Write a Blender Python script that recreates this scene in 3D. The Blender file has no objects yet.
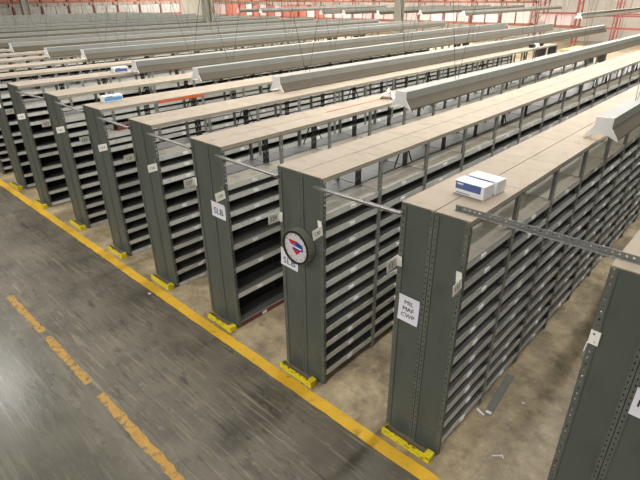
import bpy, math, random
from mathutils import Matrix, Vector
random.seed(7)
U = 2.44                      # height of one shelving row in metres; lengths below are in row heights
SC = bpy.context.scene
COL = SC.collection
PI = math.pi

# ------------------------------------------------------------------ materials
def srgb(r, g, b):
    f = lambda v: (v/255/12.92) if v/255 <= .04045 else ((v/255+.055)/1.055)**2.4
    return (f(r), f(g), f(b), 1)

def mat(name, rgb, rough=.6, metal=0., var=.12, scale=6., bump=0., rnd=0., streak=None, rgb2=None, lo=.45, hi=.62, emit=None):
    m = bpy.data.materials.new(name); m.use_nodes = True
    nt = m.node_tree; N = nt.nodes; L = nt.links; N.clear()
    out = N.new('ShaderNodeOutputMaterial'); b = N.new('ShaderNodeBsdfPrincipled')
    L.new(b.outputs[0], out.inputs[0])
    geo = N.new('ShaderNodeNewGeometry')
    mp = N.new('ShaderNodeMapping'); L.new(geo.outputs['Position'], mp.inputs[0])
    if streak: mp.inputs['Scale'].default_value = streak
    ns = N.new('ShaderNodeTexNoise'); ns.inputs['Scale'].default_value = scale
    ns.inputs['Detail'].default_value = 6; ns.inputs['Roughness'].default_value = .65
    L.new(mp.outputs[0], ns.inputs['Vector'])
    r = N.new('ShaderNodeValToRGB')
    c = srgb(*rgb)
    r.color_ramp.elements[0].position = .3; r.color_ramp.elements[1].position = .7
    r.color_ramp.elements[0].color = [max(0, v*(1-var)) for v in c[:3]]+[1]
    r.color_ramp.elements[1].color = [min(1, v*(1+var)) for v in c[:3]]+[1]
    L.new(ns.outputs['Fac'], r.inputs[0]); col = r.outputs[0]
    if rgb2:
        n2 = N.new('ShaderNodeTexNoise'); n2.inputs['Scale'].default_value = scale*2.3; n2.inputs['Detail'].default_value = 8
        L.new(mp.outputs[0], n2.inputs['Vector'])
        mr = N.new('ShaderNodeMapRange'); mr.inputs[1].default_value = lo; mr.inputs[2].default_value = hi
        L.new(n2.outputs['Fac'], mr.inputs[0])
        mx = N.new('ShaderNodeMixRGB'); L.new(mr.outputs[0], mx.inputs[0]); L.new(col, mx.inputs[1]); mx.inputs[2].default_value = srgb(*rgb2)
        col = mx.outputs[0]
    if rnd:
        oi = N.new('ShaderNodeObjectInfo'); mr = N.new('ShaderNodeMapRange')
        mr.inputs[3].default_value = 1-rnd; mr.inputs[4].default_value = 1+rnd
        L.new(oi.outputs['Random'], mr.inputs[0])
        h = N.new('ShaderNodeHueSaturation'); L.new(mr.outputs[0], h.inputs['Value']); L.new(col, h.inputs['Color'])
        col = h.outputs[0]
    L.new(col, b.inputs['Base Color'])
    b.inputs['Roughness'].default_value = rough; b.inputs['Metallic'].default_value = metal
    if bump:
        bp = N.new('ShaderNodeBump'); bp.inputs['Strength'].default_value = bump; bp.inputs['Distance'].default_value = .01
        L.new(ns.outputs['Fac'], bp.inputs['Height']); L.new(bp.outputs[0], b.inputs['Normal'])
    if emit:
        b.inputs['Emission Color'].default_value = srgb(*rgb); b.inputs['Emission Strength'].default_value = emit
    return m

M = {}
M['panel'] = mat('olive_grey_painted_steel', (92, 97, 88), .42, .15, .10, 2.2, streak=(1, 1, .35), rgb2=(80, 83, 76), lo=.55, hi=.75)
M['post'] = mat('perforated_post_steel', (100, 103, 94), .45, .1, .15, 9)
M['bpost'] = mat('black_post_steel', (42, 43, 42), .5, .2, .15, 9)
M['top'] = mat('dusty_beige_board', (161, 148, 130), .85, 0, .06, 3, rnd=.05, rgb2=(148, 134, 116), lo=.5, hi=.8)
M['toplip'] = mat('beige_edge', (170, 163, 146), .6, 0, .08, 6)
M['shelf'] = mat('grey_shelf_steel', (94, 94, 90), .5, .05, .09, 5, rnd=.14, rgb2=(86, 82, 75), lo=.55, hi=.8)  # deck darkened to stand in for shade between the shelves
M['lip'] = mat('light_grey_shelf_lip', (206, 206, 198), .45, .0, .08, 7, rnd=.12, rgb2=(178, 174, 162), lo=.55, hi=.8)  # light grey lip, brightened to carry the lit front of each shelf
M['facepost'] = mat('grey_face_post_steel', (140, 140, 132), .45, .1, .12, 9)
M['topshelf'] = mat('dusty_top_shelf', (190, 184, 168), .6, .05, .08, 4, rgb2=(168, 160, 142), lo=.5, hi=.75)
M['back'] = mat('dark_back_sheet', (22, 23, 22), .8, .1, .12, 4)  # near black, to deepen the shade inside the shelves
M['label'] = mat('white_label', (240, 240, 236), .6, 0, .03)
M['paper'] = mat('white_paper', (232, 230, 236), .75, 0, .02)
M['cream'] = mat('cream_sign_plate', (246, 244, 230), .55, 0, .04)
M['tape'] = mat('green_tape', (112, 116, 96), .5, 0, .05)
M['numeral'] = mat('grey_numeral_ink', (96, 94, 86), .6, 0, .05)
M['ink'] = mat('black_ink', (25, 25, 28), .6, 0, .05)
M['bar'] = mat('galvanised_bar', (136, 134, 128), .5, .1, .12, 8)
M['bardark'] = mat('darker_tie_bar_steel', (122, 122, 118), .5, .1, .1, 8)  # a touch darker than the other tie bars
M['yellow'] = mat('yellow_guard_paint', (226, 206, 36), .5, 0, .10, 8, rgb2=(84, 74, 30), lo=.56, hi=.66, streak=(1.2, 1, 3))
M['wood'] = mat('dirty_grey_timber', (128, 118, 98), .8, 0, .15, 8)
M['fix'] = mat('grey_fixture_enamel', (136, 137, 130), .6, 0, .07, 3)
M['fixskirt'] = mat('dark_fixture_skirt', (82, 74, 58), .75, 0, .08, 3)  # skirt colour darker and browner than the housing
M['fixwhite'] = mat('white_reflector_enamel', (240, 240, 238), .35, 0, .02)
M['tube'] = mat('fluorescent_tube', (255, 250, 240), .4, 0, 0, emit=4.5)
M['wire'] = mat('dark_hanger_wire', (84, 76, 70), .6, .3, .1)
M['red'] = mat('red_rack_paint', (150, 80, 72), .5, 0, .12, 4)
M['orange'] = mat('orange_paint', (222, 112, 66), .55, 0, .1, 8)
M['maroon'] = mat('maroon_paint', (110, 58, 54), .55, 0, .12, 8)
M['pinkwrap'] = mat('pale_wrapped_goods', (216, 194, 188), .5, 0, .16, 5, rnd=.16, streak=(3, 3, .5))
M['redwrap'] = mat('red_boxed_goods', (186, 112, 98), .55, 0, .18, 5, rnd=.15, streak=(3, 3, .5))
M['pallet'] = mat('pallet_wood', (150, 122, 92), .8, 0, .15, 6)
M['palegoods'] = mat('pale_grey_goods', (160, 156, 150), .7, 0, .12, 3)
M['whitebox'] = mat('white_carton', (236, 236, 234), .6, 0, .03)
M['blue'] = mat('blue_print', (84, 104, 160), .5, 0, .12, 14)
M['brightblue'] = mat('bright_blue_print', (96, 168, 224), .5, 0, .08, 14)
M['kraft'] = mat('kraft_card', (196, 156, 92), .75, 0, .06)
M['grey'] = mat('mid_grey_metal', (120, 122, 116), .45, .3, .1)
M['black'] = mat('black_plastic', (24, 24, 24), .4, 0, .1)
M['rim'] = mat('clock_case', (132, 130, 118), .4, 0, .06)
M['dial'] = mat('clock_dial', (214, 208, 206), .5, 0, .03)
M['logored'] = mat('emblem_red', (196, 34, 48), .5, 0, .04)
M['logoblue'] = mat('emblem_blue', (40, 62, 150), .5, 0, .04)
M['column'] = mat('grey_column_paint', (150, 146, 132), .6, 0, .08)
M['linepaint'] = mat('yellow_floor_paint', (226, 178, 46), .6, 0, .09, 4, rgb2=(150, 112, 44), lo=.6, hi=.78)
M['wall'] = mat('pale_wall', (196, 190, 176), .85, 0, .06, .8)
M['wallsheet'] = mat('warehouse_wall_sheet', (208, 200, 186), .8, 0, .08, .8)

def dash_paint():
    m = mat('worn_yellow_dash', (176, 136, 62), .65, 0, .16, 7, rgb2=(112, 100, 74), lo=.50, hi=.66)
    return m
M['dash'] = dash_paint()

def floor_mat():
    m = bpy.data.materials.new('worn_concrete_floor'); m.use_nodes = True
    nt = m.node_tree; N = nt.nodes; L = nt.links; N.clear()
    out = N.new('ShaderNodeOutputMaterial'); b = N.new('ShaderNodeBsdfPrincipled'); L.new(b.outputs[0], out.inputs[0])
    geo = N.new('ShaderNodeNewGeometry')
    sep = N.new('ShaderNodeSeparateXYZ'); L.new(geo.outputs['Position'], sep.inputs[0])
    def noise(scale, st=(1, 1, 1), rot=0, detail=6, rough=.6):
        mp = N.new('ShaderNodeMapping'); mp.inputs['Scale'].default_value = st; mp.inputs['Rotation'].default_value = (0, 0, rot)
        L.new(geo.outputs['Position'], mp.inputs[0])
        n = N.new('ShaderNodeTexNoise'); n.inputs['Scale'].default_value = scale; n.inputs['Detail'].default_value = detail
        n.inputs['Roughness'].default_value = rough; L.new(mp.outputs[0], n.inputs['Vector']); return n.outputs['Fac']
    def ramp(x, p0, p1, c0=(0, 0, 0, 1), c1=(1, 1, 1, 1)):
        r = N.new('ShaderNodeValToRGB'); e = r.color_ramp.elements
        e[0].position = p0; e[1].position = p1; e[0].color = c0; e[1].color = c1; L.new(x, r.inputs[0]); return r.outputs[0]
    def mix(f, a, c):
        x = N.new('ShaderNodeMixRGB')
        for i, v in enumerate((f, a, c)):
            if isinstance(v, (tuple, float)): x.inputs[i].default_value = v
            else: L.new(v, x.inputs[i])
        return x.outputs[0]
    def mul(a, k):
        x = N.new('ShaderNodeMath'); x.operation = 'MULTIPLY'; L.new(a, x.inputs[0])
        if isinstance(k, float): x.inputs[1].default_value = k
        else: L.new(k, x.inputs[1])
        return x.outputs[0]
    # main aisle: dark grey-brown, tyre-scuffed along and across the aisle
    base = ramp(noise(1.1, detail=8), .32, .68, srgb(84, 79, 69), srgb(118, 111, 96))
    base = mix(mul(ramp(noise(1.7, rot=.4, detail=9, rough=.7), .52, .70), .75), base, srgb(58, 53, 46))
    for (sc, st_, ro, lo, hi, amt, c) in ((7, (.10, 2.2, 1), .16, .58, .64, .5, (146, 134, 108)), (9, (.10, 2.4, 1), -.22, .57, .64, .7, (146, 136, 116)),
                                          (8, (.12, 2.0, 1), .45, .56, .66, .85, (52, 48, 42)), (12, (.10, 1.6, 1), 1.15, .60, .66, .5, (150, 140, 118)), (6, (.5, 1.4, 1), -.9, .56, .66, .7, (50, 46, 40)), (20, (.5, 1.2, 1), .6, .60, .68, .6, (140, 128, 100)), (10, (.08, 2.0, 1), .75, .60, .66, .55, (152, 146, 128)),
                                          (11, (.08, 2.0, 1), -.7, .61, .67, .5, (148, 142, 126)), (16, (.3, 1.2, 1), .0, .60, .68, .7, (150, 132, 98))):
        base = mix(mul(mul(ramp(noise(sc, st_, ro, 4, .65), lo, hi), amt), ramp(noise(.8+sc*.05, rot=sc), .4, .6)), base, srgb(*c))
    # smoother greyer strip beyond the dashed line (towards the viewer's left)
    ym = N.new('ShaderNodeMapRange'); ym.inputs[1].default_value = -.70*U; ym.inputs[2].default_value = -.92*U; L.new(sep.outputs[1], ym.inputs[0])
    smooth = ramp(noise(1.6), .3, .7, srgb(82, 81, 73), srgb(104, 101, 90))
    for (sc, ro, amt) in ((9, -.6, .4), (8, .5, .35), (11, .1, .35)):
        smooth = mix(mul(ramp(noise(sc, (.07, 2.0, 1), ro, 4, .65), .58, .65), amt), smooth, srgb(140, 136, 122))
    base = mix(mul(ym.outputs[0], .8), base, smooth)
    # between the rows: tan unsealed concrete
    tan = ramp(noise(1.4, detail=9, rough=.7), .34, .68, srgb(118, 106, 86), srgb(202, 183, 148))
    tan = mix(mul(ramp(noise(3.2, (1, 1, 1), 0, 9, .75), .50, .66), .7), tan, srgb(98, 88, 72))
    tan = mix(mul(ramp(noise(8, (1, .5, 1), 0, 8, .75), .55, .68), .6), tan, srgb(206, 186, 148))
    st = N.new('ShaderNodeMath'); st.operation = 'GREATER_THAN'; st.inputs[1].default_value = -.085*U; L.new(sep.outputs[1], st.inputs[0])
    col = mix(st.outputs[0], base, tan)
    # control joint cut in the slab
    L.new(col, b.inputs['Base Color'])
    rr = N.new('ShaderNodeMapRange'); L.new(noise(4, detail=5), rr.inputs[0]); rr.inputs[1].default_value = .3; rr.inputs[2].default_value = .7
    rr.inputs[3].default_value = .36; rr.inputs[4].default_value = .58
    rs = N.new('ShaderNodeMapRange'); L.new(ym.outputs[0], rs.inputs[0]); rs.inputs[3].default_value = 1; rs.inputs[4].default_value = .36
    L.new(mul(rr.outputs[0], rs.outputs[0]), b.inputs['Roughness'])
    b.inputs['Specular IOR Level'].default_value = .4
    bp = N.new('ShaderNodeBump'); bp.inputs['Strength'].default_value = .25; bp.inputs['Distance'].default_value = .012
    L.new(noise(13, (.5, 1.2, 1), .1, 6, .7), bp.inputs['Height']); L.new(bp.outputs[0], b.inputs['Normal'])
    return m
M['floor'] = floor_mat()

# ------------------------------------------------------------------ mesh builder (lengths in row heights)
class MB:
    def __init__(s): s.v = []; s.f = []; s.mi = []
    def quad(s, pts, mi=0):
        i = len(s.v); s.v += [tuple(p) for p in pts]; s.f.append(tuple(range(i, i+len(pts)))); s.mi.append(mi)
    def box(s, x0, x1, y0, y1, z0, z1, mi=0):
        i = len(s.v)
        s.v += [(x0, y0, z0), (x1, y0, z0), (x1, y1, z0), (x0, y1, z0), (x0, y0, z1), (x1, y0, z1), (x1, y1, z1), (x0, y1, z1)]
        for f in ((0, 3, 2, 1), (4, 5, 6, 7), (0, 1, 5, 4), (1, 2, 6, 5), (2, 3, 7, 6), (3, 0, 4, 7)):
            s.f.append(tuple(i+k for k in f)); s.mi.append(mi)
    def bar(s, a, b, w, h, mi=0, n=4):
        a = Vector(a); b = Vector(b); d = (b-a).normalized()
        t = Vector((0, 0, 1)) if abs(d.z) < .9 else Vector((1, 0, 0))
        p = d.cross(t).normalized(); q = p.cross(d).normalized(); i = len(s.v)
        off = PI/4 if n == 4 else 0; k2 = math.sqrt(2) if n == 4 else 1
        for e in (a, b):
            for k in range(n):
                t_ = off+2*PI*k/n
                s.v.append(tuple(e+p*(w/2*k2*math.cos(t_))+q*(h/2*k2*math.sin(t_))))
        for k in range(n):
            s.f.append((i+k, i+(k+1) % n, i+n+(k+1) % n, i+n+k)); s.mi.append(mi)
        s.f.append(tuple(i+k for k in reversed(range(n)))); s.mi.append(mi)
        s.f.append(tuple(i+n+k for k in range(n))); s.mi.append(mi)
    def prism(s, prof, ax, a0, a1, mi=0):
        """closed profile extruded along axis ax ('x': prof=(y,z), 'y': prof=(x,z), 'z': prof=(x,y))"""
        P = {'x': lambda p, a: (a, p[0], p[1]), 'y': lambda p, a: (p[0], a, p[1]), 'z': lambda p, a: (p[0], p[1], a)}[ax]
        i = len(s.v); n = len(prof)
        s.v += [P(p, a0) for p in prof]+[P(p, a1) for p in prof]
        for k in range(n):
            s.f.append((i+k, i+(k+1) % n, i+n+(k+1) % n, i+n+k)); s.mi.append(mi)
        s.f.append(tuple(i+k for k in reversed(range(n)))); s.mi.append(mi)
        s.f.append(tuple(i+n+k for k in range(n))); s.mi.append(mi)
    def perf(s, org, du, dv, wid, length, n, hole=.42, t=.0018, mi=0, gap=.5):
        """perforated flat strip: org corner, du across (width), dv along; n holes of a row, real openings, thickness t"""
        o = Vector(org); du = Vector(du); dv = Vector(dv); nn = du.cross(dv)
        def slab(u0, u1, v0, v1):
            i = len(s.v)
            for k in (0, 1):
                for (a, b) in ((u0, v0), (u1, v0), (u1, v1), (u0, v1)):
                    s.v.append(tuple(o+du*a+dv*b+nn*(t*k)))
            for f in ((0, 3, 2, 1), (4, 5, 6, 7), (0, 1, 5, 4), (1, 2, 6, 5), (2, 3, 7, 6), (3, 0, 4, 7)):
                s.f.append(tuple(i+k for k in f)); s.mi.append(mi)
        e = wid*(1-hole)/2; p = length/n; g = p*gap
        slab(0, e, 0, length); slab(wid-e, wid, 0, length)
        for k in range(n):
            slab(e, wid-e, k*p, k*p+p-g)
        slab(e, wid-e, length-1e-4, length)
    def mesh(s, name, mats, smooth=False):
        me = bpy.data.meshes.new(name)
        me.from_pydata([(x*U, y*U, z*U) for x, y, z in s.v], [], s.f)
        for m in (mats if isinstance(mats, (list, tuple)) else [mats]): me.materials.append(M[m])
        me.polygons.foreach_set('material_index', s.mi)
        if smooth: me.polygons.foreach_set('use_smooth', [True]*len(s.f))
        me.validate(); me.update(); return me

def obj(name, me, parent=None, loc=(0, 0, 0), rot=(0, 0, 0)):
    if isinstance(me, tuple): me = me[0].mesh(name, me[1])
    o = bpy.data.objects.new(name, me); COL.objects.link(o)
    o.location = [c*U for c in loc]; o.rotation_euler = rot
    if parent: o.parent = parent
    return o
def tag(o, label, cat, group=None, kind=None):
    o['label'] = label; o['category'] = cat
    if group: o['group'] = group
    if kind: o['kind'] = kind
    return o
def thing(name, label, cat, loc=(0, 0, 0), rotz=0, group=None):
    o = bpy.data.objects.new(name, None); COL.objects.link(o); o.empty_display_size = .1
    o.location = [c*U for c in loc]; o.rotation_euler = (0, 0, rotz)
    return tag(o, label, cat, group)
def text_mesh(name, body, width=None, height=None, mt='ink', bold=.0, spacing=1.0, extr=.0):
    cu = bpy.data.curves.new(name, 'FONT'); cu.body = body; cu.align_x = 'CENTER'; cu.align_y = 'CENTER'
    cu.offset = bold; cu.space_line = spacing; cu.resolution_u = 3
    o = bpy.data.objects.new(name, cu); COL.objects.link(o)
    bpy.context.view_layer.update()
    me = bpy.data.meshes.new_from_object(o.evaluated_get(bpy.context.evaluated_depsgraph_get()))
    bpy.data.objects.remove(o)
    xs = [v.co.x for v in me.vertices]; ys = [v.co.y for v in me.vertices]
    cx, cy = (min(xs)+max(xs))/2, (min(ys)+max(ys))/2
    kx = (width*U/(max(xs)-min(xs))) if width else None; ky = (height*U/(max(ys)-min(ys))) if height else None
    kx = kx or ky; ky = ky or kx
    for v in me.vertices: v.co = ((v.co.x-cx)*kx, (v.co.y-cy)*ky, 0)
    me.materials.clear(); me.materials.append(M[mt]); me.name = name
    return me

# ------------------------------------------------------------------ the setting
fl = MB(); fl.box(-25, 6, -7, 19.5, -.06, 0)
o = obj('floor', fl.mesh('floor', 'floor')); o['kind'] = 'structure'
w = MB(); w.box(-25, 6, 19.3, 19.5, 0, 3.4)
for k in range(60): w.box(-25+k*.51, -24.97+k*.51, 19.27, 19.3, 0, 3.4)
o = obj('wall_far', w.mesh('wall_far', 'wallsheet')); o['kind'] = 'structure'
w = MB(); w.box(-25.2, -25, -7, 19.5, 0, 3.4)
for k in range(50): w.box(-25, -24.97, -7+k*.52, -6.97+k*.52, 0, 3.4)
o = obj('wall_left', w.mesh('wall_left', 'wall')); o['kind'] = 'structure'

# painted lines on the floor
def ribbon(x0, x1, y0, y1, z, n, jit):
    m = MB(); top = []; bot = []
    for k in range(n+1):
        x = x0+(x1-x0)*k/n
        bot.append((x, y0+random.uniform(-jit, jit))); top.append((x, y1+random.uniform(-jit, jit)))
    for k in range(n):
        (xa, ya), (xb, yb) = bot[k], bot[k+1]; (xd, yd), (xc, yc) = top[k], top[k+1]
        m.quad([(xa, ya, z), (xb, yb, z), (xc, yc, z), (xd, yd, z)])
    return m
ln = ribbon(-9, 3.0, -.130, -.074, .0008, 300, .0022)
tag(obj('floor_line', ln.mesh('floor_line', 'linepaint')), 'long solid yellow line painted on the floor along the row ends', 'floor line')
for (x0, x1, lab) in ((-2.70, -2.185, 'short worn yellow floor dash farthest from the camera, at the left edge'),
                      (-2.12, -1.615, 'worn yellow floor dash in the middle of the broken line'),
                      (-1.505, -.70, 'longest worn yellow floor dash, nearest the camera, at the bottom edge')):
    d = ribbon(x0, x1, -.754, -.716, .0008, 24, .004)
    tag(obj('floor_dash', d.mesh('floor_dash', 'dash')), lab, 'floor line', 'worn yellow dashes of the broken floor line')

# ------------------------------------------------------------------ shelving rows
W = .2465; BAY = .3655; NB = 16; LEN = BAY*NB; HW = W/2
CACHE = {}
def cached(key, fn):
    if key not in CACHE: CACHE[key] = fn()
    return CACHE[key]

def shelf_geo(m, y0, z, side=1, lip=1):
    a, b = (HW+.004, W-.003) if side > 0 else (HW-.004, .003)
    x0, x1 = min(a, b), max(a, b)
    m.box(x0, x1, y0+.003, y0+BAY-.003, z-.004, z)
    f = b
    lo, hi = (f-.0025, f) if side > 0 else (f, f+.0025)
    m.box(lo, hi, y0+.009, y0+BAY-.009, z-.026, z+.001, lip)             # front lip
    lo2, hi2 = (f-.009, f-.0025) if side > 0 else (f+.0025, f+.009)
    m.box(lo2, hi2, y0+.009, y0+BAY-.009, z-.026, z-.023, lip)           # returned lower edge
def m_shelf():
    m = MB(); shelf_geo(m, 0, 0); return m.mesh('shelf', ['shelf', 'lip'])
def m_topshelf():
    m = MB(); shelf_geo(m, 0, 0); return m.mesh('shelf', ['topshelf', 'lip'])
def m_label():
    m = MB(); m.box(W-.003, W-.0005, -.016, .016, -.024, -.007); m.box(W-.0005, W+.0012, -.0155, .0155, -.022, -.009)
    return m.mesh('shelf_label', 'label')
def m_top(side):
    m = MB()
    x0, x1 = (HW+.0015, W) if side > 0 else (0, HW-.0015)
    m.box(x0, x1, .0008, BAY-.0008, .9955, 1.0)
    if side > 0: m.box(W-.002, W, .0008, BAY-.0008, .982, .9955, 1)
    else: m.box(0, .002, .0008, BAY-.0008, .982, .9955, 1)
    m.box(HW+(.0025 if side > 0 else -.0045), HW+(.0045 if side > 0 else -.0025), .0008, BAY-.0008, .984, .9955, 1)
    return m.mesh('top_panel', ['top', 'toplip'])
def m_post(side):      # on an aisle face, at a bay boundary: perforated face flange + inner web
    m = MB(); n = 46
    if side > 0:
        m.perf((W-.0018, -.011, .003), (0, 1, 0), (0, 0, 1), .022, .985, n, hole=.36, gap=.44)
        m.box(W-.016, W-.002, -.001, .001, .003, .982)
    else:
        m.perf((.0018, .011, .003), (0, -1, 0), (0, 0, 1), .022, .985, n, hole=.36, gap=.44)
        m.box(.002, .016, -.001, .001, .003, .982)
    return m.mesh('upright', 'facepost')
def m_corner(side):    # corner angle at the row end: perforated flange on the end face and one on the aisle face
    m = MB(); n = 46
    if side > 0:
        m.perf((W-.019, .0018, .002), (1, 0, 0), (0, 0, 1), .019, .993, n, hole=.20, gap=.30)
        m.perf((W-.0018, .002, .002), (0, 1, 0), (0, 0, 1), .014, .98, n)
    else:
        m.perf((0, .0018, .002), (1, 0, 0), (0, 0, 1), .019, .993, n, hole=.20, gap=.30)
        m.perf((.0018, .016, .002), (0, -1, 0), (0, 0, 1), .014, .98, n)
    return m.mesh('upright', 'post')
def m_mid_corner(s):
    m = MB(); n = 46
    x = HW+.0015 if s > 0 else HW-.0165
    m.perf((x, .0018, .002), (1, 0, 0), (0, 0, 1), .015, .991, n, hole=.22, gap=.3)
    m.box(HW+s*.0015-.0008, HW+s*.0015+.0008, .002, .016, .002, .985)
    return m.mesh('upright', 'post')
def m_center():        # pair of black perforated posts on the spine
    m = MB()
    m.perf((HW-.0018, -.02, .02), (0, 1, 0), (0, 0, 1), .018, .96, 30, hole=.26, gap=.4)
    m.perf((HW-.0018, .002, .02), (0, 1, 0), (0, 0, 1), .018, .96, 30, hole=.26, gap=.4)
    m.box(HW-.006, HW-.002, -.001, .001, .02, .98)
    return m.mesh('center_upright', 'bpost')
def m_brace():
    m = MB()
    for s in (-1, 1): m.bar((HW-.01, s*.005, .975), (HW-.01, s*.075, .85), .006, .003)
    return m.mesh('sway_brace', 'bpost')
def m_end(side):
    m = MB()
    x0, x1 = (HW+.0140, W-.0165) if side > 0 else (.0165, HW-.0140)
    m.box(x0, x1, .0022, .0045, .0, .997)
    # pressed border and two stiffening returns along the sheet's edges
    m.box(x0, x0+.004, -.0005, .0022, .0, .997); m.box(x1-.004, x1, -.0005, .0022, .0, .997)
    m.box(x0, x1, .0, .0022, .985, .997); m.box(x0, x1, .0, .0022, .0, .012)
    m.box(x0+.004, x1-.004, .0012, .0022, .098, .101)
    return m.mesh('end_panel', 'panel')
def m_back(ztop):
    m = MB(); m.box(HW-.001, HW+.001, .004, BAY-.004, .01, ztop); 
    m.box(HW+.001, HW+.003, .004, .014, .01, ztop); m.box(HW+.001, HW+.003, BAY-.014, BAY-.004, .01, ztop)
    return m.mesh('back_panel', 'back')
def m_kick():
    m = MB(); m.box(W-.006, W-.004, .01, BAY-.01, 0, .028); m.box(W-.012, W-.006, .01, BAY-.01, .026, .028)
    return m.mesh('kick_plate', 'maroon')

LEVELS = [.848, .772, .695, .616, .540, .461, .382, .305, .228, .152, .070]
def shelving_row(x, y, label, levels=LEVELS, detail=2, labels=True, jitter=.0, bays=NB):
    t = thing('shelving_row', label, 'shelving', (x, y, 0), 0, 'double-sided grey shelving rows')
    for s in (-1, 1):
        obj('end_panel', cached(('end', s), lambda: m_end(s)), t)
        obj('end_panel', CACHE[('end', s)], t, (W if 1 else 0, LEN, 0), (0, 0, PI))
        obj('upright', cached(('corner', s), lambda: m_corner(s)), t)
        obj('upright', cached(('midc', s), lambda: m_mid_corner(s)), t)
        obj('upright', CACHE[('corner', s)], t, (W, LEN, 0), (0, 0, PI))
        for b in range(NB):
            obj('top_panel', cached(('top', s), lambda: m_top(s)), t, (0, b*BAY, 0))
        for b in range(1, NB):
            if s > 0 or detail > 1: obj('upright', cached(('post', s), lambda: m_post(s)), t, (0, b*BAY, 0))
    for b in range(1, NB):
        obj('center_upright', cached('center', m_center), t, (0, b*BAY, 0))
        if b % 3 == 2: obj('sway_brace', cached('brace', m_brace), t, (0, b*BAY, 0))
    ztop = levels[0]-.004
    sr = cached('spine', lambda: (lambda q: (q.box(HW-.006, HW+.006, .01, LEN-.01, .968, .9835), q)[-1])(MB()).mesh('seam_blocker', 'bpost'))
    obj('seam_blocker', sr, t)  # dark bar added to block the glow through the top seam
    rest = MB(); single = 8 if detail > 1 else 0
    for b in range(NB):
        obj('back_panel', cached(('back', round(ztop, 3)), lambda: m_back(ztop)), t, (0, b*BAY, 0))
        for k, z in enumerate(levels):
            zz = z+(random.uniform(-jitter, jitter) if (b and k) else 0)
            if b < single or k == 0:
                sh = obj('shelf', cached('shelf', m_shelf) if k else cached('topshelf', m_topshelf), t, (0, b*BAY, zz))
                if labels and random.random() < .9:
                    obj('shelf_label', cached('label', m_label), sh, (0, BAY*(.5 if random.random() < .75 else random.uniform(.35, .65)), 0))
            else:
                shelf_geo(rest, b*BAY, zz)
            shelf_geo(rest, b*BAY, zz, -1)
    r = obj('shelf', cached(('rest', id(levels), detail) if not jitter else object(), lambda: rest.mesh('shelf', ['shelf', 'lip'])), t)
    r['kind'] = 'stuff'
    return t

LV_D = [.812, .757, .674, .600, .494, .362, .207, .028]
LV_E = [.826, .761, .691, .602, .520, .434, .353, .272, .188, .105, .018]
LV_F = [.846, .807, .761, .672, .597, .512, .433, .347, .271, .193, .108, .028]
LV_G = [.842, .800, .735, .668, .590, .505, .425, .345, .265, .185, .105, .028]
LV_H = [.850, .790, .720, .620, .520, .455, .345, .245, .135, .035]
XS = {'A': .168, 'B': -.4586, 'C': -1.0459, 'D': -1.6728, 'E': -2.2831, 'F': -2.874, 'G': -3.535, 'H': -4.205}
YS = {'A': .004, 'B': .008, 'C': -.006, 'D': 0, 'E': .004, 'F': .006, 'G': .014, 'H': -.018}
rowA = shelving_row(XS['A'], YS['A'], 'grey shelving row cut off at the right edge, nearest the camera')
rowB = shelving_row(XS['B'], YS['B'], 'grey shelving row with the MIL MAF CWP sheet on its end')
rowC = shelving_row(XS['C'], YS['C'], 'grey shelving row with a round clock on its end')
rowD = shelving_row(XS['D'], YS['D'], 'grey shelving row with sign 127 and an SLB sheet but no clock', LV_D)
rowE = shelving_row(XS['E'], YS['E'], 'grey shelving row with flag signs 125 and 126 on its end', LV_E, jitter=.006)
rowF = shelving_row(XS['F'], YS['F'], 'grey shelving row with flag signs 123 and 124 and an orange top edge', LV_F, jitter=.006)
rowG = shelving_row(XS['G'], YS['G'], 'grey shelving row with flag signs 121 and 122 on its end', LV_G, labels=False, jitter=.008)
rowH = shelving_row(XS['H'], YS['H'], 'grey shelving row with flag signs 119 and 120 on its end', LV_H, labels=False, jitter=.008)
xI = -4.84
shelving_row(xI, 0, 'grey shelving row at the left edge, next behind the one with sign 119', LV_H, labels=False, jitter=.008)
ORD = ['second', 'third', 'fourth', 'fifth', 'sixth', 'seventh', 'eighth', 'ninth', 'tenth', 'eleventh', 'twelfth', 'thirteenth', 'fourteenth', 'fifteenth', 'sixteenth', 'seventeenth', 'eighteenth', 'nineteenth', 'twentieth', 'twenty-first', 'twenty-second']
NFAR = 21
for k in range(NFAR):
    shelving_row(xI-.625*(k+1), 0, 'far shelving row with beige top, %s one behind the row with sign 119' % ORD[k], LEVELS, detail=1, labels=False)

# coloured pieces of particular rows
m = MB(); m.box(W-.001, W+.0025, .003, BAY-.003, .978, .996); m.box(W-.012, W-.001, .003, BAY-.003, .992, .9955)
o = obj('edge_strip', m.mesh('edge_strip', 'orange'), rowF, (0, BAY*1.05, 0)); o['label'] = 'orange painted edge under the beige top'
o = obj('edge_strip', m.mesh('edge_strip', 'orange'), rowH, (0, BAY*3.3, 0)); o['label'] = 'orange painted edge under the beige top'
m = MB(); m.box(HW-.002, HW+.002, .003, BAY*1.6, .9985, 1.003)
o = obj('seam_strip', m.mesh('seam_strip', 'orange'), rowD, (0, BAY*2.3, 0)); o['label'] = 'thin red strip along the seam of the top'
o = obj('kick_plate', m_kick(), rowD, (.003, 0, .0)); o['label'] = 'maroon plate under the lowest shelf'
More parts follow.
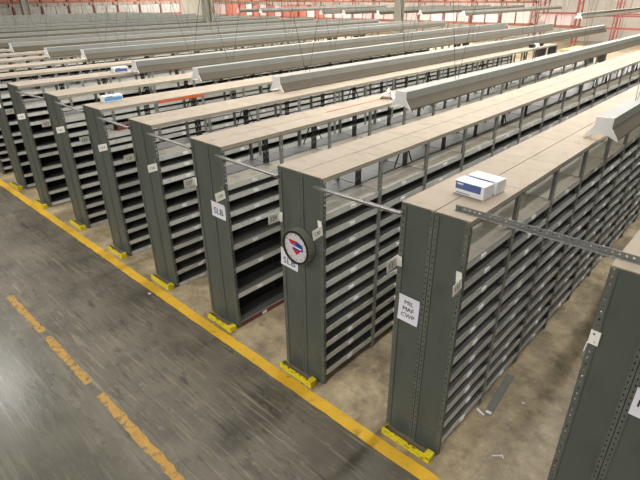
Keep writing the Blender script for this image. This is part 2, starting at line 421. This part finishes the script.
# (boxed item on an open upper shelf)
def small_carton(name, label, loc, sx, sy, sz, mt, rotz=0, cat='box', flaps=True):
    t = thing(name, label, cat, loc, rotz)
    m = MB(); m.box(-sx/2, sx/2, -sy/2, sy/2, 0, sz); obj('body', m.mesh('body', mt), t)
    m = MB(); e = .0012
    m.box(-sx/2-.0004, -e/2, -sy/2-.0004, sy/2+.0004, sz, sz+.0012); m.box(e/2, sx/2+.0004, -sy/2-.0004, sy/2+.0004, sz, sz+.0012)
    obj('lid_flap', m.mesh('lid_flap', mt), t)
    return t
small_carton('carton', 'small dull red carton on an upper shelf of the row with sign 124', (XS['F']+.17, .17, .847), .05, .12, .03, 'maroon', .1)

# ------------------------------------------------------------------ tie bars across the aisles
def tie_bar(xa, ya, xb, yb, z, label, mt='bar', flat=False):
    """from row front (xa, ya) to row front (xb, yb), bolted at both ends"""
    L = math.hypot(xb-xa, yb-ya)
    t = thing('tie_bar', label, 'bar', ((xa+xb)/2, (ya+yb)/2, z), math.atan2(yb-ya, xb-xa), 'perforated bars tying the rows together')
    n = max(8, int(L/.0165))
    m = MB(); m.perf((-L/2, -.002, 0), (0, 0, 1), (1, 0, 0), .016, L, n, hole=.30, gap=.36)
    obj('face_flange', m.mesh('face_flange', mt), t)
    m = MB(); m.perf((-L/2, -.016, .0145 if not flat else 0), (0, 1, 0), (1, 0, 0), .0145, L, n, hole=.30, gap=.36)
    obj('top_flange', m.mesh('top_flange', mt), t)
    for s in (-1, 1):
        m = MB(); m.bar((s*(L/2-.012), -.008, .0085), (s*(L/2-.012), .003, .0085), .009, .009, n=6)
        obj('bolt', m.mesh('bolt', 'post'), t)
    return t
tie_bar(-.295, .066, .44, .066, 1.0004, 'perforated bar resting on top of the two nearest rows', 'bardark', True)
for a, b, z, lab in (('C', 'B', .950, 'perforated bar from the clock row to the MIL MAF CWP row'),
                     ('D', 'C', .946, 'perforated bar running into the left top of the clock row'),
                     ('E', 'D', .942, 'perforated bar between the row with sign 126 and the row with sign 127'),
                     ('F', 'E', .940, 'perforated bar between the row with sign 124 and the row with sign 125'),
                     ('G', 'F', .946, 'perforated bar between the row with sign 122 and the row with sign 123'),
                     ('H', 'G', .946, 'perforated bar between the row with sign 120 and the row with sign 121')):
    tie_bar(XS[a]+W-.038, YS[a]-.0016, XS[b]+.010, YS[b]-.0016, z, lab)

# ------------------------------------------------------------------ flag signs
def flag(num, x, y, z, side, tilt=0):
    L, H = (.062, .042) if side < 0 else (.054, .042)
    t = thing('flag_sign', 'small cream flag sign reading %s on the %s edge of a row end' % (num, 'left' if side < 0 else 'right'), 'sign', (x, y, z), 0, 'numbered flag signs')
    t.rotation_euler = (tilt, 0, 0)
    m = MB(); m.box(-.0008, .0008, -L, 0, -H/2, H/2); obj('plate', m.mesh('plate', 'cream'), t)
    m = MB()
    if side < 0: m.box(.0, .019, -.0022, -.0008, -H/2, H/2)
    else: m.box(-.02, 0, -.0022, -.0008, -H*.3, H*.95)
    obj('flange', m.mesh('flange', 'cream' if num in ('129', '131', '133', '132', '130', '127') else 'tape'), t)
    m = text_mesh('lettering', num, width=L*.52, mt='numeral')
    obj('lettering', m, t, (.0012, -L*.52, 0), (PI/2, 0, PI/2))
    m2 = text_mesh('lettering', num, width=L*.52, mt='numeral')
    obj('lettering', m2, t, (-.0012, -L*.52, 0), (PI/2, 0, -PI/2))
num = 133
for key in 'ABCDEFGH':
    x = XS[key]; y = YS[key]-.003
    if key == 'A':
        # this one is bent flat against the post, its lower half hanging
        t = thing('flag_sign', 'small cream plate bent flat on the left post of the nearest row', 'sign', (x+.012, y, .783), 0, 'numbered flag signs')
        m = MB(); m.box(-.0125, .0125, -.0018, 0, -.022, .022); obj('plate', m.mesh('plate', 'cream'), t)
        m = MB(); m.bar((-.0125, -.003, -.018), (-.0155, -.004, -.050), .0035, .003); obj('torn_strip', m.mesh('torn_strip', 'paper'), t)
        m = MB(); m.bar((-.003, -.0035, .012), (-.003, -.0015, .012), .005, .005, n=8); m.bar((.003, -.0035, -.012), (.003, -.0015, -.012), .003, .003, n=8)
        obj('screw', m.mesh('screw', 'ink'), t)
        continue
    l = {'B': 131, 'C': 129, 'D': 127, 'E': 125, 'F': 123, 'G': 121, 'H': 119}[key]
    flag(str(l), x+.001, y, .781 if key != 'C' else .778, -1, {'B': .12, 'C': -.04}.get(key, 0))
    flag(str(l+1), x+W-.001, y, .79 if key in 'BC' else .775, 1, {'B': .16, 'C': .1, 'D': .08}.get(key, 0))
flag('117', xI+.001, -.003, .775, -1); flag('118', xI+W-.001, -.003, .77, 1)

# ------------------------------------------------------------------ paper sheets and clock
def sheet(x0, x1, z0, z1, y, label, body, tw, th, rot=0, dz=0, curl=.004, bold=.012, space=1.05, dx=0):
    cx, cz = (x0+x1)/2, (z0+z1)/2; w_, h_ = x1-x0, z1-z0
    t = thing('paper_sheet', label, 'paper', (cx, y, cz), 0, 'printed sheets on the row ends'); t.rotation_euler = (0, rot, 0)
    m = MB(); n = 6
    for k in range(n):
        a, b = k/n, (k+1)/n
        f = lambda q: -.0006-curl*(2*q-1)**4*.5
        za, zb = -h_/2+h_*a, -h_/2+h_*b
        i = len(m.v)
        m.quad([(-w_/2, f(a), za), (w_/2, f(a), za), (w_/2, f(b), zb), (-w_/2, f(b), zb)])
        m.quad([(-w_/2, f(b)+.0004, zb), (w_/2, f(b)+.0004, zb), (w_/2, f(a)+.0004, za), (-w_/2, f(a)+.0004, za)])
    obj('sheet', m.mesh('sheet', 'paper'), t)
    obj('lettering', text_mesh('lettering', body, width=tw, height=th, bold=bold, spacing=space), t, (dx, -.0016-curl*.1, dz), (PI/2, 0, 0))
    return t
sheet(-.441, -.356, .544, .653, YS['B']-.0003, 'white sheet lettered MIL MAF CWP on a shelving row end', 'MIL\nMAF\nCWP', .056, .072, .02, bold=0)
sheet(-1.050, -.945, .547, .632, YS['C']-.0003, 'white sheet lettered SLB half hidden under the clock', 'SLB', .074, .030, .04, -.014, bold=0)
sheet(-1.553, -1.443, .632, .712, YS['D']-.0003, 'white sheet lettered SLB beside sign 128, no clock over it', 'SLB', .074, .032, .0, -.006, bold=0)
sheet(.306, .391, .597, .690, YS['A']-.0003, 'white sheet cut off at the right edge of the picture', 'MIL', .060, .024, .0, -.002, bold=0)

t = thing('wall_clock', 'round clock with a red and blue emblem on a shelving row end', 'clock', (-.922, YS['C']-.001, .684))
t.scale = (.94, 1, .94)
def disc(y0, y1, r0, r1, n=40, inner=None, mi=0):
    m = MB()
    for k in range(n):
        a, b = 2*PI*k/n, 2*PI*(k+1)/n
        P = lambda r, y, q: (r*math.cos(q), y, r*math.sin(q))
        m.quad([P(r0, y0, a), P(r0, y0, b), P(r1, y1, b), P(r1, y1, a)])
        if inner is None: m.quad([(0, y1, 0), P(r1, y1, a), P(r1, y1, b)])
        else:
            m.quad([P(r1, y1, a), P(r1, y1, b), P(inner, y1, b), P(inner, y1, a)])
            m.quad([P(inner, y1, a), P(inner, y1, b), P(inner, y1+.01, b), P(inner, y1+.01, a)])
    return m
obj('case', disc(0, -.034, .083, .0815, inner=.079).mesh('case', 'rim', True), t)
obj('bezel', disc(-.030, -.0375, .0815, .079, inner=.0705).mesh('bezel', 'black'), t)
obj('dial', disc(-.02, -.031, .078, .076).mesh('dial', 'dial'), t)
m = MB()
for k in range(12):
    a = 2*PI*k/12; r = .060
    m.box(r*math.cos(a)-.0017, r*math.cos(a)+.0017, -.0322, -.031, r*math.sin(a)-.0026, r*math.sin(a)+.0026)
obj('hour_marks', m.mesh('hour_marks', 'numeral'), t)
# emblem: red wedge behind, blue slanted band with a white stripe, red tip below
def poly(pts, y, th=.0008):
    m = MB(); m.prism(list(reversed(pts)), 'y', y-th, y); return m
e1 = poly([(-.044, .030), (.012, .030), (.002, .012), (-.034, .012)], -.0312)
e2 = poly([(-.024, -.010), (.030, -.010), (.004, -.036)], -.0312)
mm = MB()
for e in (e1, e2):
    i = len(mm.v); mm.v += e.v; mm.f += [tuple(i+q for q in f) for f in e.f]; mm.mi += e.mi
obj('emblem', mm.mesh('emblem', 'logored'), t)
mm = poly([(.004, .030), (.040, .020), (.044, -.010), (-.016, -.010), (-.030, .010), (.0, .010)], -.0314)
obj('emblem', mm.mesh('emblem', 'logoblue'), t)
mm = poly([(-.036, .008), (.036, .002), (.034, -.004), (-.032, .001)], -.0323)
obj('emblem', mm.mesh('emblem', 'paper'), t)

# ------------------------------------------------------------------ yellow foot guards
def foot_guard(x0, x1, y, label):
    t = thing('foot_guard', label, 'guard', ((x0+x1)/2, y, .001), 0, 'yellow foot guards at the row ends'); h = (x1-x0)/2
    m = MB(); m.prism([(-.004, 0), (-.001, 0), (-.001, .0275), (.004, .0285), (.004, .031), (-.004, .030)], 'x', -h, h)
    obj('front_plate', m.mesh('front_plate', 'yellow'), t)
    m = MB(); m.box(-h+.003, h-.003, -.0005, .036, 0, .015); obj('timber_core', m.mesh('timber_core', 'wood'), t)
    for s in (-1, 1):
        a, b = sorted((s*h, s*(h+.003)))
        m = MB(); m.prism([(-.0045, 0), (.034, 0), (.034, .020 if s < 0 else .030), (-.0045, .033)], 'x', a, b)
        if s > 0:
            m.prism([(-.006, 0), (-.004, 0), (-.004, .032), (-.006, .032)], 'x', h-.034, h+.003)
            m.box(h-.026, h, .001, .034, .0155, .031)
        obj('end_bracket', m.mesh('end_bracket', 'yellow'), t)
GL = {'B': 'yellow foot guard under the MIL MAF CWP row end', 'C': 'yellow foot guard under the clock row end', 'D': 'yellow foot guard at the foot of the row with sign 127',
      'E': 'yellow foot guard at the foot of the row with sign 125', 'F': 'yellow foot guard at the foot of the row with sign 123', 'G': 'yellow foot guard at the foot of the row with sign 121',
      'H': 'yellow foot guard at the foot of the row with sign 119'}
for k in 'BCDEFGH':
    a, b = {'C': (.012, -.030), 'D': (.045, .0), 'B': (.022, -.008)}.get(k, (.04, -.004))
    foot_guard(XS[k]+a, XS[k]+W+b, YS[k]-.054, GL[k])
foot_guard(xI+.012, xI+W-.012, -.056, 'yellow foot guard at the left edge of the picture')

# ------------------------------------------------------------------ hanging light fixtures
def m_housing(L):
    m = MB(); m.box(-.036, .036, 0, L, 0, .042)
    n = int(L/1.0)
    for k in range(n+1): m.box(-.0370, .0370, k*1.0+.003, k*1.0+.012, -.001, .0430)
    return m.mesh('housing', 'fix')
def m_reflector(L):
    m = MB()
    for s in (-1, 1):
        a, b, c = (s*.036, 0), (s*.070, -.050), (s*.069, -.057)
        for (p, q) in ((a, b), (b, c)):
            f = [(p[0], 0, p[1]), (q[0], 0, q[1]), (q[0], L, q[1]), (p[0], L, p[1])]
            g = [(x-s*.002, y, z-.001) for x, y, z in f]
            if s < 0: f.reverse()
            else: g.reverse()
            m.quad(list(reversed(f)), 0); m.quad(list(reversed(g)), 1)
    m.quad([(-.036, 0, -.001), (-.036, L, -.001), (.036, L, -.001), (.036, 0, -.001)], 1)
    return m.mesh('reflector', ['fixskirt', 'fixwhite'])
def m_endplate():
    m = MB(); m.box(-.037, .037, -.003, 0, 0, .043)
    m.prism([(-.037, 0), (-.072, -.051), (-.070, -.058), (-.034, -.040), (0, -.030), (.034, -.040), (.070, -.058), (.072, -.051), (.037, 0)], 'y', -.003, 0)
    return m.mesh('end_plate', 'fixwhite')
def m_tube(L):
    m = MB()
    for s in (-1, 1): m.bar((s*.024, .01, -.026), (s*.024, L-.01, -.026), .013, .013, n=8)
    return m.mesh('lamp_tube', 'tube', False)
def m_wires():
    m = MB()
    for s in (-1, 1): m.bar((0, s*.02, .042), (0, s*.62, 2.2), .0032, .0032, n=5)
    return m.mesh('hanger_wire', 'wire')
def light_fixture(x, y, z, L, label, lit=True):
    t = thing('light_fixture', label, 'light', (x, y, z), 0, 'long hanging light fixtures over the aisles')
    obj('housing', cached(('hous', L), lambda: m_housing(L)), t)
    obj('reflector', cached(('refl', L), lambda: m_reflector(L)), t)
    obj('end_plate', cached('endp', m_endplate), t)
    obj('end_plate', CACHE['endp'], t, (0, L, 0), (0, 0, PI))
    n = max(1, int(L/1.0))
    for k in range(n):
        obj('lamp_tube', cached(('tube', L/n), lambda: m_tube(L/n)), t, (0, k*L/n, 0))
    off = random.uniform(.25, .7)
    for k in range(6):
        yy = off+k*(L-.8)/5.2
        if yy < L: obj('hanger_wire', cached('wire', m_wires), t, (0, yy, 0))
    return t
FX = [(-0.205, 1.22, 1.062, 'grey hanging light fixture starting over the MIL MAF CWP row, at the right edge'),
      (-1.27, 1.17, 1.062, 'grey hanging light fixture beginning beside the colourful flyer'),
      (-2.245, 1.09, 1.062, 'grey hanging light fixture whose white end is second from the right above the flyer'),
      (-3.08, 1, 1.062, 'grey hanging light fixture with its white end above the orange top edge'),
      (-3.86, 0.9, 1.062, 'grey hanging light fixture with its white end by the white and blue box'),
      (-5.25, 1.06, 1.062, 'grey hanging light fixture, fifth white end counted from the clock leftwards'),
      (-5.8, 0.89, 1.062, 'grey hanging light fixture, sixth white end counted from the clock leftwards'),
      (-6.78, 0.84, 1.062, 'grey hanging light fixture whose white end is farthest left in the picture')]
for (x, y, z, lab) in FX: light_fixture(x, y, z, 7.4, lab)
for k in range(9):
    light_fixture(-7.5-1.25*k, .84, 1.062, 7.4, 'far grey hanging light fixture, %s one behind the leftmost white end' % (['first']+ORD)[k])
SX = [(-3.0, 9.55), (-5.52, 9.75), (-6.71, 9.85), (-7.6, 9.35), (-8.4, 9.0), (-9.0, 8.8), (-11.4, 8.85), (-12.1, 8.6)]
for k, (x, y) in enumerate(SX):
    light_fixture(x, y, 1.2, 6.0, 'light fixture hanging before the red racks, %s from the right' % (['first']+ORD)[k])

# ------------------------------------------------------------------ things lying on the rows
def printed_box(label, loc, sx, sy, sz, band, rotz=0, face='y', name='parts_box'):
    t = thing(name, label, 'box', loc, rotz)
    m = MB(); m.box(0, sx, 0, sy, 0, sz); b = obj('body', m.mesh('body', 'whitebox'), t)
    bv = b.modifiers.new('bevel', 'BEVEL'); bv.width = .004; bv.segments = 2
    m = MB(); m.box(.001, sx-.001, sy*.45, sy*.55, sz, sz+.0006); obj('tape', m.mesh('tape', 'paper'), t)
    m = MB()
    if face == 'y':
        m.box(.006, sx-.012, -.0008, 0, sz*.40, sz*.94)
        m.box(.010, sx*.55, -.0008, 0, sz*.10, sz*.16)
    else:
        m.box(sx, sx+.0008, .006, sy-.006, sz*.18, sz*.70)
    obj('printed_band', m.mesh('printed_band', band), t)
    m = MB()
    if face == 'y':
        m.box(.012, .034, -.0014, -.0006, sz*.74, sz*.86); m.box(sx*.66, sx*.92, -.0014, -.0006, sz*.10, sz*.2)
    else: m.box(sx+.0006, sx+.0014, .02, .06, sz*.74, sz*.86)
    obj('printed_mark', m.mesh('printed_mark', 'paper' if face == 'y' else 'blue'), t)
    return t
printed_box('front white carton with blue band on the MIL MAF CWP row', (-.374, .192, 1.0005), .112, .058, .046, 'blue', -.08)
printed_box('rear white carton with blue band, behind the front one', (-.366, .269, 1.0005), .112, .058, .046, 'blue', -.10)
printed_box('white carton with bright blue side on the row with sign 124', (XS['F']+.012, .12, 1.0005), .05, .13, .038, 'brightblue', 0, 'x')
printed_box('small white and blue carton beside a white light end', (XS['H']+.105, .80, 1.0005), .06, .13, .045, 'blue', 0, 'x')
# folded flyer standing on the row with the SLB sheet
t = thing('flyer', 'folded white flyer with blue and yellow print standing before a light', 'paper', (-1.545, 1.42, 1.0005), .5)
for s, nm in ((-1, 'leaf'), (1, 'leaf')):
    m = MB(); m.prism([(0, .055), (s*.045, 0), (s*.045+.002, 0), (.002, .055)], 'y', -.05, .05)
    obj(nm, m.mesh(nm, 'whitebox'), t)
m = MB(); m.prism([(.0135, .0405), (.030, .0205), (.032, .0215), (.0155, .0415)], 'y', -.048, .0); obj('print', m.mesh('print', 'blue'), t)
m = MB(); m.prism([(.008, .047), (.024, .028), (.026, .029), (.010, .048)], 'y', .004, .046); obj('print', m.mesh('print', 'kraft'), t)
# long kraft carton at the far end
small_carton('long_carton', 'long yellow-brown carton at the far end of a row top', (-1.56, 5.0, 1.0005), .12, .55, .04, 'kraft')
for k in range(3):
    small_carton('dark_bin', 'black bin with white label among bins on a far row end', (XS['E']+.17, 5.2+.13*k, 1.0005), .05, .08, .035, ('black', 'whitebox', 'black')[k])['group'] = 'bins on a far row end'
# litter on the floor
t = tag(obj('metal_strip', (lambda m: (m.box(-.0155, .0155, -.15, .15, .0005, .003), m.box(-.0155, -.0135, -.15, .15, .003, .008), m.box(.0135, .0155, -.15, .15, .003, .008), m)[-1])(MB()).mesh('metal_strip', 'grey'), None, (-.180, .485, 0), (0, 0, .10)),
        'grey metal strip lying on the aisle floor beside the nearest full row', 'strip')
m = MB(); m.box(-.012, .012, -.147, -.131, .0032, .0038)
obj('white_sticker', m.mesh('white_sticker', 'label'), t)
def scrap(label, loc, pts, rot=0, h=.002, name='paper_scrap'):
    m = MB(); m.prism(pts, 'z', .0004, h); m.prism([(x*.5, y*.5) for x, y in pts], 'z', h, h+.002)
    tag(obj(name, m.mesh(name, 'paper'), None, loc, (0, 0, rot)), label, 'scrap')
scrap('white paper scrap beside the grey metal strip', (-.193, .327, 0), [(-.022, .004), (-.004, -.006), (.018, -.010), (.020, -.002), (.0, .004), (-.016, .014)])
scrap('thin white bent scrap in the tan aisle nearest the camera', (-.041, .165, 0), [(-.022, -.002), (.016, -.002), (.016, -.012), (.020, -.012), (.020, .006), (.016, .003), (-.022, .002)], .75)
scrap('white crumb of paper on the tan floor past the metal strip', (-.08, .50, 0), [(-.007, -.004), (.006, -.005), (.008, .004), (-.004, .005)], .4)
scrap('small white paper dot on the yellow line', (-2.10, -.15, 0), [(-.010, -.007), (.009, -.006), (.011, .006), (-.006, .008)])

# ------------------------------------------------------------------ building columns
def column(x, y, label, w_=.15):
    t = thing('building_column', label, 'column', (x, y, 0), 0, 'steel building columns'); h = w_/2
    m = MB(); m.box(-h, h, -h, -h+.025, 0, 3.4); m.box(-h, h, h-.025, h, 0, 3.4); m.box(-.015, .015, -h+.025, h-.025, 0, 3.4)
    obj('shaft', m.mesh('shaft', 'column'), t)
    m = MB(); m.box(-h-.03, h+.03, -h-.03, h+.03, 0.0, .012); obj('base_plate', m.mesh('base_plate', 'column'), t)
column(-9.93, 5.99, 'thick grey column rising left of centre behind the rows', .16)
column(-6.83, 9.15, 'grey column rising right of centre before the red goods', .17)
column(-21.6, 6.05, 'brown-grey column at the far left', .26)

# ------------------------------------------------------------------ red pallet racks
def rack(x, y, label, nb, bw, levels, rotz=0, depth=.42):
    t = thing('pallet_rack', label, 'rack', (x, y, 0), rotz, 'red pallet racks along the far side')
    for k in range(nb+1):
        m = MB()
        for yy in (0, depth):
            m.box(k*bw-.014, k*bw+.014, yy-.014, yy+.014, 0, 2.3)
            m.box(k*bw-.04, k*bw+.04, yy-.04, yy+.04, 0, .006)
        for q in range(6): m.bar((k*bw, 0, .1+q*.36), (k*bw, depth, .28+q*.36), .014, .014)
        obj('upright_frame', m.mesh('upright_frame', 'red'), t)
    for k in range(nb):
        for z in levels:
            for yy in (-.018, depth-.002):
                m = MB(); m.box(k*bw+.02, (k+1)*bw-.02, yy, yy+.02, z-.034, z); obj('beam', m.mesh('beam', 'red'), t)
    return t
def pallet_load(x, y, z, sx, sy, sz, mt, label, group, rotz=0):
    t = thing('pallet_load', label, 'pallet', (x, y, z), rotz, group)
    m = MB()
    for q in range(5): m.box(-sx/2+q*sx*.9/4, -sx/2+q*sx*.9/4+sx*.1, -sy/2, sy/2, .036, .044)
    for q in (-1, 0, 1): m.box(-sx/2, sx/2, q*sy*.42-.02, q*sy*.42+.02, 0, .036)
    obj('pallet', m.mesh('pallet', 'pallet'), t)
    m = MB(); n = 3
    for a in range(n):
        for b in range(3):
            m.box(-sx/2+sx*a/n+.002, -sx/2+sx*(a+1)/n-.002, -sy/2+random.uniform(0, .01), sy/2, .044+sz*b/3+.001, .044+sz*(b+1)/3-.001)
    obj('goods', m.mesh('goods', mt), t)
RY = 16.2
rack(-23.8, RY, 'red pallet rack full of pink and red goods at the far side', 16, 1.08, (.64, 1.32))
rack(-6.3, RY, 'sparse red pallet rack at the upper right', 5, 1.15, (.62, 1.02, 1.5))
rack(-6.8, RY+1.7, 'farther sparse red rack seen through the nearer one', 6, 1.15, (.9, 1.4))
for k in range(16):
    for z, h in ((.64, .5), (1.32, .42)):
        for q in range(2):
            red = (1 <= k <= 8 and random.random() < .7)
            pallet_load(-23.8+k*1.08+.29+q*.5, RY+.2, z+.001, .44, .36, h*random.uniform(.8, 1), 'redwrap' if red else 'pinkwrap',
                        ('red boxed goods stacked on a pallet in the full red rack' if red else 'pale pink wrapped goods on a pallet in the full red rack'),
                        'red goods in the far rack' if red else 'pale goods in the far rack')
pallet_load(-6.0, RY+.2, .621, .44, .36, .3, 'pinkwrap', 'pale pallet load on the left of the sparse red rack', 'loads in the sparse rack')
pallet_load(-5.5, RY+.2, .621, .44, .36, .34, 'pinkwrap', 'second pale pallet load on the sparse red rack', 'loads in the sparse rack')
rack(-22.3, .6, 'red rack of white goods along the far left wall', 12, 1.05, (.84, 1.40), PI/2)
for k in range(12):
    for q in range(2):
        pallet_load(-22.5, .6+k*1.05+.28+q*.48, .841, .46, .36, .36, 'palegoods', 'white goods on a pallet in the far left rack', 'white goods in the far left rack', PI/2)
        pallet_load(-22.5, .6+k*1.05+.28+q*.48, 1.401, .44, .36, .34, 'redwrap', 'reddish goods on a pallet high in the far left rack', 'red goods in the far left rack', PI/2)

# ------------------------------------------------------------------ camera (solved from the photograph's vanishing points)
f, yaw, pitch, roll, cx, cy, cz = 488.684, -.75473, .466555, -.0095633, .363865, -1.261035, 1.609606
sy, cyw = math.sin(yaw), math.cos(yaw); cp, sp = math.cos(pitch), math.sin(pitch)
fwd = Vector((sy*cp, cyw*cp, -sp)); right = Vector((cyw, -sy, 0)); up = right.cross(fwd)
r2 = right*math.cos(roll)+up*math.sin(roll); u2 = -right*math.sin(roll)+up*math.cos(roll)
cd = bpy.data.cameras.new('camera'); cam = bpy.data.objects.new('camera', cd); COL.objects.link(cam)
cd.sensor_width = 36; cd.sensor_fit = 'HORIZONTAL'; cd.lens = 36*f/640; cd.clip_end = 300
cam.matrix_world = Matrix(((r2.x, u2.x, -fwd.x, cx*U), (r2.y, u2.y, -fwd.y, cy*U), (r2.z, u2.z, -fwd.z, cz*U), (0, 0, 0, 1)))
SC.camera = cam

# ------------------------------------------------------------------ light
wd = bpy.data.worlds.new('warehouse_ambient'); SC.world = wd; wd.use_nodes = True
bg = wd.node_tree.nodes['Background']; bg.inputs[0].default_value = (1.0, .97, .93, 1); bg.inputs[1].default_value = .055
def lamp(name, x, y, z, sx, sy, power):
    l = bpy.data.lights.new(name, 'AREA'); l.shape = 'RECTANGLE'; l.size = sx*U; l.size_y = sy*U; l.energy = power; l.color = (1, .975, .94)
    o = bpy.data.objects.new(name, l); COL.objects.link(o); o.location = (x*U, y*U, z*U)
# strip lamps under the ceiling, running the same way as the aisles
for k in range(6): lamp('unseen_ceiling_strip', .75-1.22*k, 5.1, 3.3, .12, 9.0, 1150)
for k in range(5): lamp('unseen_ceiling_strip', -7.6-2.8*k, 5.1, 3.3, .12, 9.0, 1150)
for x in (-3, -9, -15, -21):
    lamp('unseen_ceiling_strip', x, 13.5, 3.3, .15, 7.0, 4600)  # unseen lamps added to brighten the far racks and wall
# unseen lamps added on the viewer's side to lift light on the end panels
for k in range(5): lamp('unseen_ceiling_strip', 2.5-2.6*k, -4.6, 3.3, .12, 4.5, 1000)
# high-bay lamp over the cross aisle (mirrored in the worn floor)
lamp('high_bay_lamp', -6.0, -.60, 2.9, .24, .24, 190)

SC.view_settings.view_transform = 'Standard'; SC.view_settings.look = 'None'; SC.view_settings.gamma = 1
SC.view_settings.use_curve_mapping = False
SC.view_settings.exposure = -.42
